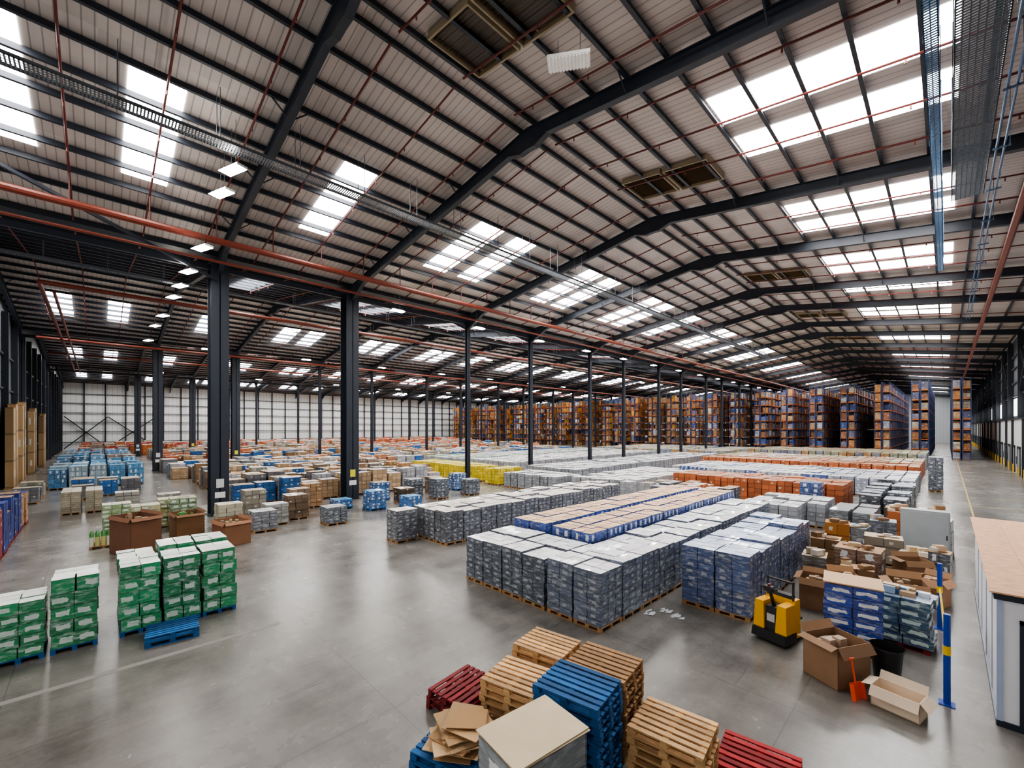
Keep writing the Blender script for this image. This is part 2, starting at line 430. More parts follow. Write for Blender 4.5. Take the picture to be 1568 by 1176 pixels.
# cable trays
def tray(name,x,w,z,y0,y1,hang,G=hx('#6a7078')):
    global mb
    mb=MB()
    mb.box(x-w/2,x-w/2+.03,y0,y1,z,z+.12,'galvanised_metal',G); mb.box(x+w/2-.03,x+w/2,y0,y1,z,z+.12,'galvanised_metal',G)
    nb=max(2,round(w/.13))
    for k in range(1,nb): mb.box(x-w/2+w*k/nb-.015,x-w/2+w*k/nb+.015,y0,y1,z+.002,z+.014,'galvanised_metal',G)
    y=y0
    while y<y1:
        mb.box(x-w/2,x+w/2,y,y+.05,z,z+.015,'galvanised_metal',G); y+=.1
    y=y0+1
    while y<y1:
        mb.beam((x-w/2,y,z),(x-w/2,y,hang),.025,.025,'galvanised_metal',G); mb.beam((x+w/2,y,z),(x+w/2,y,hang),.025,.025,'galvanised_metal',G); y+=3
    return mb.obj(name)
tray('cable_tray',-20.6,.7,17.5,YS+.5,80,19.6)
tray('cable_tray',.6,.95,15.8,6,26.5,18.6,hx('#4c535c'))
tray('cable_tray',-.3,.3,16.4,6,40,18.7,hx('#44607e'))
tray('cable_tray',-40.5,.5,16.8,YS+.5,80,18)
mb=MB()
for (x,z) in ((1.3,16.5),(1.5,16.5)):
    mb.cyl((x,6,z),(x,60,z),.035,.035,'galvanised_metal',hx('#5a7696'),6)
for y in range(8,60,4): mb.box(1.2,1.65,y,y+.06,16.4,16.46,'galvanised_metal',hx('#4b5c72')); mb.beam((1.62,y,16.4),(1.62,y,18.6),.02,.02,'galvanised_metal',hx('#4b5c72'))
mb.obj('conduit_run')
# ridge smoke vents
for yy in (10.2,23.9,46,66,86):
    mb=MB(); ang=math.atan(SL)
    mb.xf=Matrix.Translation((-11.2,yy,zr(-11.2,-14.5)-.12))@Matrix.Rotation(ang,4,'Y')
    C=hx('#8d7f68'); 
    for ox in (-1.3,1.3):
        mb.box(ox-1.22,ox-1.14,-1.2,1.2,-.2,.08,'painted_steel',C); mb.box(ox+1.14,ox+1.22,-1.2,1.2,-.2,.08,'painted_steel',C)
        mb.box(ox-1.22,ox+1.22,-1.28,-1.2,-.2,.08,'painted_steel',C); mb.box(ox-1.22,ox+1.22,1.2,1.28,-.2,.08,'painted_steel',C)
        for k in range(16):
            y=-1.18+k*.148; mb.face([(ox-1.14,y,-.12),(ox+1.14,y,-.12),(ox+1.14,y+.13,.03),(ox-1.14,y+.13,.03)],'painted_steel',hx('#7f6e54'))
    mb.obj('roof_smoke_vent')
# LED high bays
def led(x,y,z,hang,rot=0):
    mb=MB(); mb.xf=place(x,y,z,rot)
    mb.box(-.6,.6,-.22,.22,.0,.1,'painted_steel',hx('#cfcfcf')); 
    mb.box(-.45,.45,-.12,.12,.1,.18,'galvanised_metal',hx('#888888'))
    for o in (-.31,0.01): mb.box(-.57,.57,o,o+.28 if o<0 else o+.2,-.012,-.002,'led_diffuser',(1,1,1))
    mb.xf=None
    for o in (-.4,.4): mb.beam((x+o,y,z+.1),(x+o,y,hang),.015,.015,'galvanised_metal',hx('#555555'))
    mb.obj('led_high_bay_light')
for x,z in ((-21.5,17.1),(-23.8,17.0),(-29.0,16),(-34.0,16),(-37.8,16),(-41.4,16),(-49,16),(-56,16.3),(-64,16)):
    led(x,4.2,z,z+2 if x>-30 else z+1.5,20)
for i in range(14): led(-32.6,18.2+i*9,15.9,17.6,90)
for i in range(9): led(-47,14+i*9,15.9,18,90)
for i in range(7): led(-66,10+i*12,16,18.5,90)
for i in range(5): led(-100,8+i*16,16,19,90)
mb=MB(); mb.xf=place(-9.4,12.0,19.0,35)
mb.box(-.75,.75,-.32,.32,0,.12,'painted_steel',hx('#f4f4f0'))
for k in range(12): mb.box(-.7+k*.12,-.64+k*.12,-.3,.3,-.05,0,'painted_steel',hx('#ffffff'))
mb.xf=None
for o in (-.5,.5): mb.beam((-9.4+o,12,19.1),(-9.4+o,12,20.1),.02,.02,'galvanised_metal',(.3,.3,.3))
mb.obj('louvred_light_fitting')
# painted floor line
mb=MB(); mb.box(-14.45,-14.25,-8,4.0,.0,.003,'plaster_white',hx('#7f7c77')); mb.obj('floor_marking_line')
mb=MB()
mb.box(1.2,1.3,26,120,0,.003,'plastic',hx('#b89c44'))
y=30
while y<120:
    mb.box(1.2,6.2,y-.05,y+.05,0,.003,'plastic',hx('#b89c44')); y+=6
mb.obj('floor_marking_yellow')
# ---------------------------------------------------------------- pallet blocks
GREY=hx('#4f5765'); GTOP=hx('#ebebed'); BL=hx('#2a4a9c'); BTOP=hx('#e0bd9c')
block('grey_carton_pallet_block',-13.35,-9.2,10.45,12.95,1.72,'carton_grey',GREY,'top_sheet',GTOP,lay=8)
block('grey_carton_pallet_block',-9.12,-7.0,10.45,27.3,1.75,'carton_grey',hx('#586278'),'top_sheet',GTOP,lay=8)
block('blue_carton_pallet_block',-13.35,-11.45,13.1,28.5,2.05,'carton_blue',BL,'cardboard',BTOP,px=.95,lay=5,gap=.1,hj=.02)
block('blue_carton_pallet_block',-11.15,-9.25,13.1,28.5,2.05,'carton_blue',BL,'cardboard',BTOP,px=.95,lay=5,gap=.1,hj=.02)
block('grey_carton_pallet_block',-20.8,-17.7,12.6,29,1.65,'carton_grey',hx('#5e6067'),'top_sheet',hx('#e4ddd4'),lay=7,hj=.1)
block('grey_carton_pallet_block',-20.9,-19.8,11.0,12.3,1.65,'carton_grey',hx('#5e6067'),'top_sheet',hx('#e4ddd4'),lay=7)
block('navy_carton_pallet_block',-6.35,-4.2,14.3,22.5,1.95,'carton_grey',hx('#445684'),'top_sheet',hx('#ccd8ee'),lay=8,hj=.1)
block('white_carton_pallet_block',-8.8,-5.0,28.5,34,1.5,'carton_plain',hx('#9a9da3'),'top_sheet',hx('#dcdee2'),lay=5,skip=.15)
block('orange_carton_pallet_block',-17.2,-5.0,37,41.6,1.95,'carton_plain',hx('#b0623a'),'top_sheet',hx('#c89070'),lay=5,far=False,gap=.1)
block('white_carton_pallet_block',-24,-18,31,45,1.6,'carton_plain',hx('#9fa0a4'),'top_sheet',hx('#e4e2de'),far=True,gap=.12,skip=.05,nx=2)
block('mixed_goods_pallets',-17,-11,30.5,35.5,1.5,'carton_plain',hx('#9fa0a4'),'top_sheet',hx('#e0deda'),lay=5,gap=.2,skip=.15,hj=.2,cols=[hx('#a0a0a0'),hx('#b8673e'),hx('#5a5e66'),hx('#a3886a')],tcols=[hx('#e0deda'),hx('#c8a888'),hx('#c0c0c4')])
block('white_and_blue_pallet_block',-22.5,-1.8,48,59,1.6,'carton_blue',hx('#4b5f8e'),'top_sheet',hx('#dfe2e8'),far=True,gap=.12,cols=[hx('#8d94a3'),hx('#3b5596'),hx('#a0a0a0')],tcols=[hx('#dcdfe6'),hx('#e8e8e8'),hx('#c8ccd8')])
block('orange_carton_pallet_block',-25,-2,63,67,1.8,'carton_plain',hx('#b0623a'),'top_sheet',hx('#d0a080'),far=True,gap=.14)
block('white_carton_pallet_block',-25,-2,68.5,80,1.8,'carton_plain',hx('#a86848'),'top_sheet',hx('#c7c9c4'),far=True,gap=.14,tcols=[hx('#e0e2dc'),hx('#c3cda8'),hx('#d8b094')])
block('brown_carton_pallet_block',-25,-2,84,100,2.2,'carton_plain',hx('#8a7a5c'),'top_sheet',hx('#a8b48a'),far=True,gap=.14,cols=[hx('#8c8f7a'),hx('#9d7a55'),hx('#7c7f8a')],tcols=[hx('#b4c096'),hx('#b89c80')])
block('brown_carton_pallet_block',-55,-36.6,80,102,1.8,'carton_plain',hx('#8d8473'),'top_sheet',hx('#c5beac'),far=True,gap=.14,skip=.1,cols=[hx('#8c8f7a'),hx('#7c8496'),hx('#9d7a55'),hx('#a9a9a9')])
block('brown_carton_pallet_block',-34.4,-28,80,102,1.8,'carton_plain',hx('#8d8473'),'top_sheet',hx('#c5beac'),far=True,gap=.14,skip=.1,cols=[hx('#8c8f7a'),hx('#7c8496'),hx('#9d7a55'),hx('#a9a9a9')])
block('grey_carton_pallet_block',-33.5,-26.5,35,74,1.7,'carton_grey',hx('#7d8087'),'top_sheet',hx('#d8d8da'),far=True,gap=.14,skip=.04)
block('white_carton_pallet_block',-46.5,-37.5,37,75,1.7,'carton_plain',hx('#95979d'),'top_sheet',hx('#e6e6e6'),far=True,gap=.14,skip=.05)
block('white_carton_pallet_block',-58,-48.5,37,78,1.6,'carton_plain',hx('#95979d'),'top_sheet',hx('#e6e6e6'),far=True,gap=.14,skip=.08,tcols=[hx('#e8e8e8'),hx('#7fb89a'),hx('#e0e0e0'),hx('#d8c8b8')])
block('yellow_carton_pallet_block',-49,-36.2,29.6,33.2,1.7,'carton_plain',hx('#cdb62a'),'top_sheet',hx('#e4d664'),far=False,gap=.08,lay=5)
block('yellow_carton_pallet_block',-34.6,-32.4,29.6,33.2,1.7,'carton_plain',hx('#cdb62a'),'top_sheet',hx('#e4d664'),far=False,gap=.08,lay=5)
block('white_carton_pallet_block',-31.5,-24.6,29.5,33.5,1.5,'carton_grey',hx('#7b7d82'),'top_sheet',hx('#dcdcdc'),lay=5,gap=.1)
BRC=[hx('#8f6f4f'),hx('#a3886a'),hx('#7d6a58'),hx('#6a6a6e'),hx('#b09a80'),hx('#2d5f97'),hx('#9c9ca2'),hx('#8a8a80')]
BRT=[hx('#c7aa88'),hx('#d4bda0'),hx('#b8a890'),hx('#d8d8d8'),hx('#c4c8cc')]
block('brown_carton_pallet_block',-60,-36.6,7.4,27,1.8,'carton_plain',BRC[0],'cardboard',BRT[0],px=1.35,py=1.5,far=False,lay=5,gap=.25,hj=.4,skip=.16,cols=BRC[:4]+BRC,tcols=BRT)
block('mixed_goods_pallets',-75.8,-62,6,80,1.5,'carton_plain',BRC[0],'cardboard',BRT[0],px=1.5,py=1.7,far=True,gap=.4,hj=.35,skip=.25,cols=BRC+[hx('#b0785a'),hx('#d8c8c0')],tcols=BRT+[hx('#d8b8a8')])
block('mixed_goods_pallets',-117,-79,7,90,1.7,'carton_plain',BRC[0],'cardboard',BRT[0],px=1.8,py=2.0,far=True,gap=.5,hj=.4,skip=.35,cols=BRC+[hx('#b8603c'),hx('#b8603c'),hx('#c88060')],tcols=BRT)
block('mixed_goods_pallets',-157,-121,-3,100,2.0,'carton_plain',BRC[0],'cardboard',BRT[0],px=2,py=2,far=True,gap=.5,hj=.5,skip=.35,cols=[hx('#b8603c'),hx('#9a8a80'),hx('#b0b0b0'),hx('#c0703c'),hx('#a8483a')],tcols=BRT)
BWC=[hx('#3a86b8'),hx('#4a93c0'),hx('#2f6f9f'),hx('#8fa8b4')]; BWT=[hx('#8fc0dc'),hx('#b8cdd8'),hx('#5f9fc8')]
block('blue_wrapped_goods_pallets',-74,-60,-3.5,3.6,2.0,'carton_blue',BWC[0],'top_sheet',BWT[0],px=1.5,py=1.4,lay=4,gap=.3,hj=.3,skip=.12,cols=BWC,tcols=BWT)
block('blue_wrapped_goods_pallets',-110,-79,-4,4,2.0,'carton_blue',hx('#2f78ab'),'top_sheet',hx('#7fb0cc'),px=1.6,py=1.6,far=True,gap=.4,hj=.3,skip=.15,cols=BWC+[hx('#a07a5a')],tcols=BWT)
block('navy_carton_pallet_block',-41,-27.6,-5.4,-3.0,2.1,'carton_plain',hx('#222f6c'),'cardboard',hx('#8c6a58'),px=1.5,py=1.2,lay=5,gap=.45,hj=.4,pal=PRED,cols=[hx('#222f6c'),hx('#222f6c'),hx('#7a2430'),hx('#a07c5c')],tcols=[hx('#2c3a7a'),hx('#9c7a60')])
block('beige_sack_pallet',-45.5,-42,-1.9,.4,1.6,'carton_plain',hx('#a8a08c'),'top_sheet',hx('#c8c0ac'),px=1.7,py=1.1,lay=10,gap=.3,nx=1,ny=2)
block('mixed_goods_pallets',-57,-50,-4.8,3,1.3,'carton_plain',BRC[0],'cardboard',BRT[0],px=1.5,py=1.5,lay=4,gap=.4,hj=.3,skip=.35,cols=BRC,tcols=BRT)
for (x,y,h,c,t,mt) in ((-27.9,6.9,1.2,'#7b7f86','#c9c9c9','carton_grey'),(-26.9,10.6,1.1,'#5d636c','#afb3b6','carton_grey'),(-29.5,14.6,1.4,'#1f66a8','#4e94c8','carton_blue'),(-31.6,13.0,.7,'#1f66a8','#4e94c8','carton_blue'),
    (-32.2,7.4,1.9,'#8a8478','#c0b8a8','carton_plain'),(-30.2,9.4,1.6,'#6d5a48','#ac9a84','carton_plain'),(-32.2,10.2,1.7,'#7d6a58','#b09a84','carton_plain'),(-33.8,11.6,1.8,'#8f6f4f','#c7aa88','carton_plain'),(-33.0,16.8,1.5,'#1f66a8','#b09a80','carton_blue'),(-32.2,19.5,1.6,'#4c525c','#b0b0b0','carton_grey'),(-30.4,17.6,1.2,'#5a4a3c','#b09a80','carton_plain'),(-30.2,20.8,1.7,'#4c525c','#b9b4ae','carton_grey'),(-33.0,22.2,1.5,'#7d6a58','#c7aa88','carton_plain'),(-30.0,24.0,1.4,'#4c525c','#c9c4be','carton_grey'),(-33.2,25.0,1.6,'#2d5f97','#b8c0c8','carton_blue'),(-28.3,16.9,.9,'#1f66a8','#4e94c8','carton_blue'),
    (-40.5,1.5,1.5,'#9a9890','#d9d5cb','carton_plain'),(-31.4,1.9,1.7,'#a09a70','#c5c5aa','carton_green'),(-30.0,5.6,1.5,'#a8a290','#d8d2c0','carton_plain'),(-33.3,3.2,1.7,'#b0a468','#d8d2c0','carton_green'),(-33.8,.8,1.6,'#7f8f60','#d8d2c0','carton_green'),(-37.5,3.5,1.5,'#8a8478','#c9c5bb','carton_grey'),(-31.6,3.6,1.9,'#6f7f58','#b8b094','carton_green'),(-29.3,7.9,1.3,'#9a9890','#cfcfcf','carton_grey')):
    mb=MB(); stack(mb,x-.6,x+.6,y-.62,y+.62,h,mt,hx(c),'top_sheet',hx(t),2,3,6 if h>1 else 3,jit=.03,pal=PBLUE if 'blue' in mt else WOOD); mb.obj('wrapped_goods_pallet')
# right side dark stacks
block('dark_carton_pallet_block',-4.0,-1.6,34.5,46,1.7,'carton_grey',hx('#33373f'),'top_sheet',hx('#aab0ba'),lay=7,gap=.2,hj=.2,skip=.1)
block('grey_carton_pallet_block',-1.3,-.2,56,60,3.2,'carton_grey',hx('#50545e'),'top_sheet',hx('#9aa0aa'),lay=9,gap=.2)
block('flat_grey_board_stack',-4.6,-2.6,28.6,32.4,1.5,'carton_grey',hx('#6b6e72'),'top_sheet',hx('#8f9296'),lay=14,gap=.2,nx=1,ny=1)
mb=MB(); stack(mb,-7.2,-6.0,35.2,36.4,2.2,'carton_blue',hx('#27468c'),'top_sheet',hx('#6e86b4')); mb.obj('blue_carton_pallet')
# green stacks
GR=hx('#1a8554'); GT=hx('#f0f3ee')
for (y0,h,two) in ((.45,2.0,1),(1.42,2.05,1),(2.38,2.05,1),(-.9,1.95,0),(-1.9,1.55,0),(-2.9,1.55,0)):
    mb=MB(); stack(mb,-17.65,-16.45,y0,y0+.9,h,'carton_green',GR,'top_sheet',GT,3,2,5,jit=.03,pal=PBLUE); mb.obj('green_carton_pallet')
    if two:
        mb=MB(); stack(mb,-19.0,-17.8,y0,y0+.9,h+random.uniform(-.1,.15),'carton_green',GR,'top_sheet',GT,3,2,5,jit=.03,pal=PBLUE); mb.obj('green_carton_pallet')
mb=MB(); mb.xf=place(-15.6,1.55,0,84); pallet(mb,0,PBLUE); pallet(mb,.146,PBLUE); mb.obj('blue_pallet_pair')
# ---------------------------------------------------------------- foreground pallets
def pstack(name,x,y,n,col,deg,L=1.2,W=1.0,jit=.03):
    mb=MB()
    for i in range(n):
        mb.xf=place(x+random.uniform(-jit,jit),y+random.uniform(-jit,jit),i*.145,deg+random.uniform(-2,2)); pallet(mb,0,col,L,W)
    return mb.obj(name)
pstack('blue_pallet_stack',-4.48,5.97,11,PBLUE,11)
pstack('wooden_pallet_stack',-4.68,7.12,10,WOOD,11)
pstack('wooden_pallet_stack',-5.86,5.92,8,WOODL,15)
pstack('wooden_pallet_stack',-6.32,7.3,8,WOODL,11)
pstack('wooden_pallet_stack',-3.22,6.93,7,WOODL,8)
pstack('red_pallet_stack',-7.35,5.7,3,PRED,96)
pstack('red_pallet_stack',-2.25,8.12,2,hx('#9a2428'),8)
pstack('blue_pallet_stack',-6.05,4.5,3,PBLUE,20)
mb=MB()
for i in range(18):
    mb.xf=place(-5.98+random.uniform(-.18,.18),4.55+random.uniform(-.15,.15),.50+i*.022,random.uniform(0,180))@Matrix.Rotation(random.uniform(-.09,.09),4,'X')
    w,l=random.uniform(.2,.42),random.uniform(.25,.5); mb.box(-w,w,-l,l,0,.012,'cardboard',jc(random.choice([hx('#b8956c'),hx('#c8a880'),hx('#a07c54')]),.2))
mb.obj('cardboard_scrap_pile')
mb=MB(); mb.xf=place(-4.2,4.52,0,-7)
stack(mb,-.46,.46,-.65,.65,1.56,'carton_print',hx('#8f959c'),'cardboard',hx('#d8c6a8'),1,1,3,pal=WOODL,jit=.005)
for k in range(3):
    mb.xf=place(-4.2+random.uniform(-.02,.02),4.52+random.uniform(-.02,.02),0,-7+random.uniform(-2,2)); mb.box(-.48,.48,-.67,.67,1.60+k*.012,1.608+k*.012,'cardboard',hx('#d8c6a6'))
mb.obj('wrapped_carton_pallet',)
# ---------------------------------------------------------------- right-hand clutter
mb=MB(); mb.xf=place(-1.8,14.7,0,8)
stack(mb,-.62,.62,-.5,.5,1.8,'carton_print',hx('#1c3fa0'),'cardboard',hx('#cfa987'),2,2,6,pal=WOODL); mb.box(-.63,.63,-.52,.52,1.83,1.86,'cardboard',hx('#d8b492')); mb.obj('blue_printed_carton_pallet')
def openbox(name,x,y,sx,sy,h,deg,col,flap=.3,fill=None,z=0,fl=(1,1,1,1)):
    mb=MB(); mb.xf=place(x,y,z,deg); t=.015; a,b_=sx/2,sy/2; C='cardboard'
    mb.box(-a,a,-b_,-b_+t,0,h,C,jc(col)); mb.box(-a,a,b_-t,b_,0,h,C,jc(col)); mb.box(-a,-a+t,-b_,b_,0,h,C,jc(col)); mb.box(a-t,a,-b_,b_,0,h,C,jc(col)); mb.box(-a,a,-b_,b_,0,t,C,col)
    k=flap*.8; u=flap*.5
    def fp(p,q,dx,dy,s):
        if s: 
            mb.face([(p[0],p[1],h),(q[0],q[1],h),(q[0]+dx,q[1]+dy,h+u*s),(p[0]+dx,p[1]+dy,h+u*s)],C,jc(col,.2))
    fp((-a,-b_),(a,-b_),0,-k*.5,fl[0]*-1.2); fp((a,-b_),(a,b_),k*.6,0,fl[1]*-1); fp((a,b_),(-a,b_),0,k*.4,fl[2]); fp((-a,b_),(-a,-b_),-k*.7,0,fl[3]*-.3)
    if fill:
        for i in range(18):
            w=random.uniform(.08,.24); px,py=random.uniform(-a+w,a-w)*.8,random.uniform(-b_+w,b_-w)*.8
            mb.box(px-w/2,px+w/2,py-w/2,py+w/2,h*.5,h*random.uniform(.7,1.05),C,jc(hx(fill),.3))
    return mb.obj(name)
KB=hx('#8e6c4e')
openbox('cardboard_waste_bin',-1.86,12.68,1.0,.85,.98,61,hx('#8f6f54'),.35,'#b7a08c')
openbox('open_cardboard_box',-.72,12.2,.8,.5,.42,-12,hx('#d8c4ae'),.3)
openbox('open_cardboard_box',-3.1,17.3,.8,.9,1.0,5,KB,.3,'#9c8468')
openbox('open_cardboard_box',-2.5,18.6,.8,.7,.9,25,hx('#a57c58'),.35,'#c0a080')
openbox('open_cardboard_box',-.9,18.9,.9,.8,1.0,15,KB,.4,'#9c8468')
openbox('open_cardboard_box',-.35,20.3,.7,.7,.9,-20,hx('#a88060'),.35,'#c0a080')
openbox('open_cardboard_box',-.9,21.8,.9,.7,1.1,35,KB,.3)
for (x,y,sx,sy,h,c,t,mt) in ((-2.4,21.2,1.4,1.2,1.35,'#7f5f48','#a58568','carton_blue'),(-3.5,24.2,.9,.9,1.7,'#a86c30','#b88448','carton_plain'),(-2.0,24.9,1.3,1.0,1.2,'#7d7468','#c9b49a','carton_plain'),(-3.2,26.6,1.2,1.2,1.2,'#6e7278','#9aa0a4','carton_grey'),(-.9,23.3,1.0,.8,1.0,'#7d7468','#c0ad94','carton_plain'),(-2.3,19.95,1.0,.7,.9,'#8a6a4c','#b89878','carton_plain'),(-3.6,20.0,.8,1.0,1.1,'#75706a','#b8a890','carton_grey'),(-3.6,22.3,1.0,.9,1.3,'#93704e','#c0a080','carton_plain'),(-2.2,28.0,1.0,1.0,1.4,'#4e525c','#a0a4ac','carton_grey'),(-1.6,17.0,.5,.4,.9,'#8a6a4c','#b89878','carton_plain'),(-.2,22.9,.6,.7,1.3,'#4e525c','#c0a080','carton_blue'),(-.3,28.3,1.0,1.0,1.7,'#a8aab0','#d0d0d4','carton_blue'),(-1.7,30.4,1.1,1.1,1.6,'#b0643a','#d0a080','carton_plain'),(-.6,32.6,1.1,1.1,1.5,'#5a5e68','#c8ccd4','carton_grey'),(-2.0,33.0,1.0,1.0,1.4,'#8a6a4c','#b89878','carton_plain')):
    mb=MB(); mb.xf=place(x,y,0,random.uniform(-8,8)); stack(mb,-sx/2,sx/2,-sy/2,sy/2,h,mt,hx(c),'cardboard',hx(t),2,1,3,jit=.03)
    for i in range(5):
        w=random.uniform(.12,.22); a,b_=random.uniform(-sx/2+w,sx/2-w),random.uniform(-sy/2+w,sy/2-w)
        R=mb.xf; mb.xf=R@place(a,b_,h+.005+.01*i,random.uniform(0,90)); mb.box(-w,w,-w*.7,w*.7,0,random.choice([.015,.12,.2]),'cardboard',jc(hx(random.choice([t,'#c8b090','#8a6a4c','#d8d0c4'])),.2)); mb.xf=R
    mb.obj('cardboard_box_pallet')
mb=MB(); mb.xf=place(-.85,16.2,0,-6)
stack(mb,-.6,.6,-.5,.5,1.35,'carton_green',hx('#34506e'),'top_sheet',hx('#8c9cb0'),2,2,5,jit=.05,pal=PRED)
for i in range(14):
    x,y=random.uniform(-.42,.42),random.uniform(-.35,.35); w=random.uniform(.08,.18); mb.box(x-w,x+w,y-.1,y+.1,1.36,1.42+random.uniform(0,.16),'top_sheet' if i%2 else 'cardboard',jc(random.choice([hx('#9db3c8'),hx('#b89a78'),hx('#3f68a0'),hx('#d0d8e0')])))
mb.obj('shrink_wrapped_mixed_pallet')
# scraps of film on the floor
mb=MB()
for (x,y) in ((-6.4,13.3),(-6.75,12.8),(-6.0,13.1)):
    for k in range(9):
        a=random.uniform(0,6.28); r=random.uniform(.05,.2); px,py=x+r*math.cos(a),y+r*math.sin(a); s=random.uniform(.04,.1)
        mb.face([(px-s,py-s,.003),(px+s,py-s*.4,.02),(px+s*.7,py+s,.045),(px-s*.6,py+s*.7,.015)],'top_sheet',hx('#c8ccd0'))
mb.obj('film_wrap_scraps')
# black bin
mb=MB(); DK=(.012,.013,.015)
mb.cyl((-1.0,13.45,0),(-1.0,13.45,.8),.24,.31,'plastic',DK,24,True,False); mb.cyl((-1.0,13.45,.8),(-1.0,13.45,.03),.29,.22,'plastic',DK,24,False,True)
mb.cyl((-1.0,13.45,.77),(-1.0,13.45,.81),.335,.335,'plastic',(.03,.03,.033),24,False,False); mb.obj('black_waste_bin')
# orange shovel
mb=MB(); OR=hx('#f0562a'); mb.xf=place(-1.36,12.0,0,60)@Matrix.Rotation(math.radians(-10),4,'X')
mb.box(-.16,.16,0,.02,.0,.36,'plastic',OR); mb.box(-.16,-.14,-.07,.0,.0,.34,'plastic',OR); mb.box(.14,.16,-.07,0,0,.34,'plastic',OR)
mb.cyl((0,.01,.3),(0,.01,.85),.018,.018,'plastic',OR,8); mb.cyl((-.07,.01,.85),(.07,.01,.85),.018,.018,'plastic',OR,8); mb.obj('orange_plastic_shovel')
# grey cabinet
mb=MB(); mb.box(-1.5,.1,26.4,26.95,.1,2.3,'painted_steel',hx('#9ca2a6')); mb.box(-1.5,.1,26.42,26.9,0,.1,'painted_steel',(.03,.03,.03))
mb.box(-1.46,.06,26.385,26.4,.16,2.24,'painted_steel',hx('#a4aaae')); mb.box(-.02,.02,26.36,26.385,1.1,1.3,'painted_steel',(.02,.02,.02)); mb.obj('grey_steel_cabinet',.01)
# red pump truck
mb=MB(); mb.xf=place(-.2,24.9,0,0) 
mb.box(-.27,-.11,-.2,.9,.06,.12,'painted_steel',PRED); mb.box(.11,.27,-.2,.9,.06,.12,'painted_steel',PRED); mb.box(-.27,.27,-.35,-.15,.06,.5,'painted_steel',PRED)
mb.cyl((0,-.3,.4),(0,-.55,1.2),.025,.025,'painted_steel',PRED,8); mb.cyl((-.15,-.55,1.2),(.15,-.55,1.2),.03,.03,'plastic',DK,8)
mb.cyl((-.06,-.3,.09),(.06,-.3,.09),.09,.09,'plastic',DK,14); mb.obj('red_hand_pallet_truck')
# electric pallet truck
YL=hx('#f0b010')
T=place(-3.35,13.9,0,-14)
mb=MB(); mb.xf=T@Matrix.Scale(1.15,4)
def tap(x0,x1,y0,y1,z0,z1,ins,mat,col):
    a=[(x0,y0,z0),(x1,y0,z0),(x1,y1,z0),(x0,y1,z0)]; b_=[(x0+ins,y0+ins,z1),(x1-ins,y0+ins,z1),(x1-ins,y1-ins*.3,z1),(x0+ins,y1-ins*.3,z1)]
    for i in range(4):
        j=(i+1)%4; mb.face([a[i],a[j],b_[j],b_[i]],mat,col)
    mb.face(b_,mat,col); mb.face(a[::-1],mat,col)
tap(-.4,.4,-.5,.05,.08,.3,.02,'plastic',DK)
tap(-.39,-.13,-.42,.05,.3,.95,.03,'plastic',YL); tap(.13,.39,-.42,.05,.3,.95,.03,'plastic',YL)
tap(-.14,.14,-.36,.05,.3,.86,.02,'plastic',(.03,.03,.035))
tap(-.36,.36,.05,.3,.12,1.02,.02,'plastic',YL); tap(-.25,.25,.08,.28,1.02,1.1,.02,'plastic',DK)
mb.box(-.09,.09,-.37,-.345,.5,.68,'plastic',hx('#c8c8c8'))
for s in (-1,1):
    mb.box(s*.24-.09,s*.24+.09,.3,1.45,.09,.15,'painted_steel',(.03,.03,.03)); mb.cyl((s*.24-.06,1.35,.07),(s*.24+.06,1.35,.07),.07,.07,'plastic',(.1,.08,.06),12)
    mb.cyl((s*.33-.04,-.25,.09),(s*.33+.04,-.25,.09),.09,.09,'plastic',DK,14)
    mb.box(s*.3-.02,s*.3+.02,.05,.09,1.0,1.45,'painted_steel',(.03,.03,.03))
mb.box(-.32,.32,.05,.09,1.41,1.45,'painted_steel',(.03,.03,.03))
mb.cyl((0,-.2,.85),(0,-.42,1.3),.045,.035,'plastic',DK,10)
mb.box(-.1,.1,-.5,-.36,1.26,1.38,'plastic',(.03,.03,.03)); mb.cyl((-.2,-.47,1.34),(.2,-.47,1.34),.022,.022,'plastic',DK,8); 
mb.cyl((0,-.43,1.38),(0,-.43,1.43),.035,.035,'plastic',PRED,10)
for s in (-1,1): mb.cyl((s*.2,-.47,1.34),(s*.14,-.36,1.28),.02,.02,'plastic',DK,8)
mb.obj('electric_pallet_truck')
# office
mb=MB(); OW=hx('#e6e9f0'); NB=hx('#1f2836')
mb.box(.72,5.75,13.0,23.0,0,2.6,'plaster_white',OW)
mb.box(.66,5.78,12.94,23.06,2.55,2.68,'painted_steel',NB)
for i in range(8):
    x=.6+i*.655; mb.box(x,x+.65,12.9,23.1,2.68,2.71,'wood_boards',jc(hx('#dfb08c'),.06))
for y in (14.5,16.5,18.5,20.5): mb.box(.705,.72,y-.02,y+.02,0,2.55,'painted_steel',hx('#9aa2ae'))
mb.box(.70,.78,12.97,13.05,0,2.55,'painted_steel',hx('#aab8d8'))
mb.box(1.0,1.08,12.96,13.0,0,2.2,'painted_steel',NB); mb.box(1.9,1.98,12.96,13.0,0,2.2,'painted_steel',NB); mb.box(1.0,1.98,12.96,13.0,2.12,2.2,'painted_steel',NB)
mb.box(1.08,1.9,12.975,13.0,.05,2.12,'glass_dark',hx('#2a3d63')); mb.box(1.75,1.8,12.93,12.975,.95,1.15,'galvanised_metal',(.5,.5,.5))
mb.box(2.4,4.2,12.96,13.0,1.0,2.1,'glass_dark',hx('#31456b'))
mb.box(.70,5.75,12.965,13.0,0,.12,'painted_steel',NB); mb.box(.69,.72,13,23,0,.12,'painted_steel',hx('#7c828c'))
mb.obj('site_office_cabin')
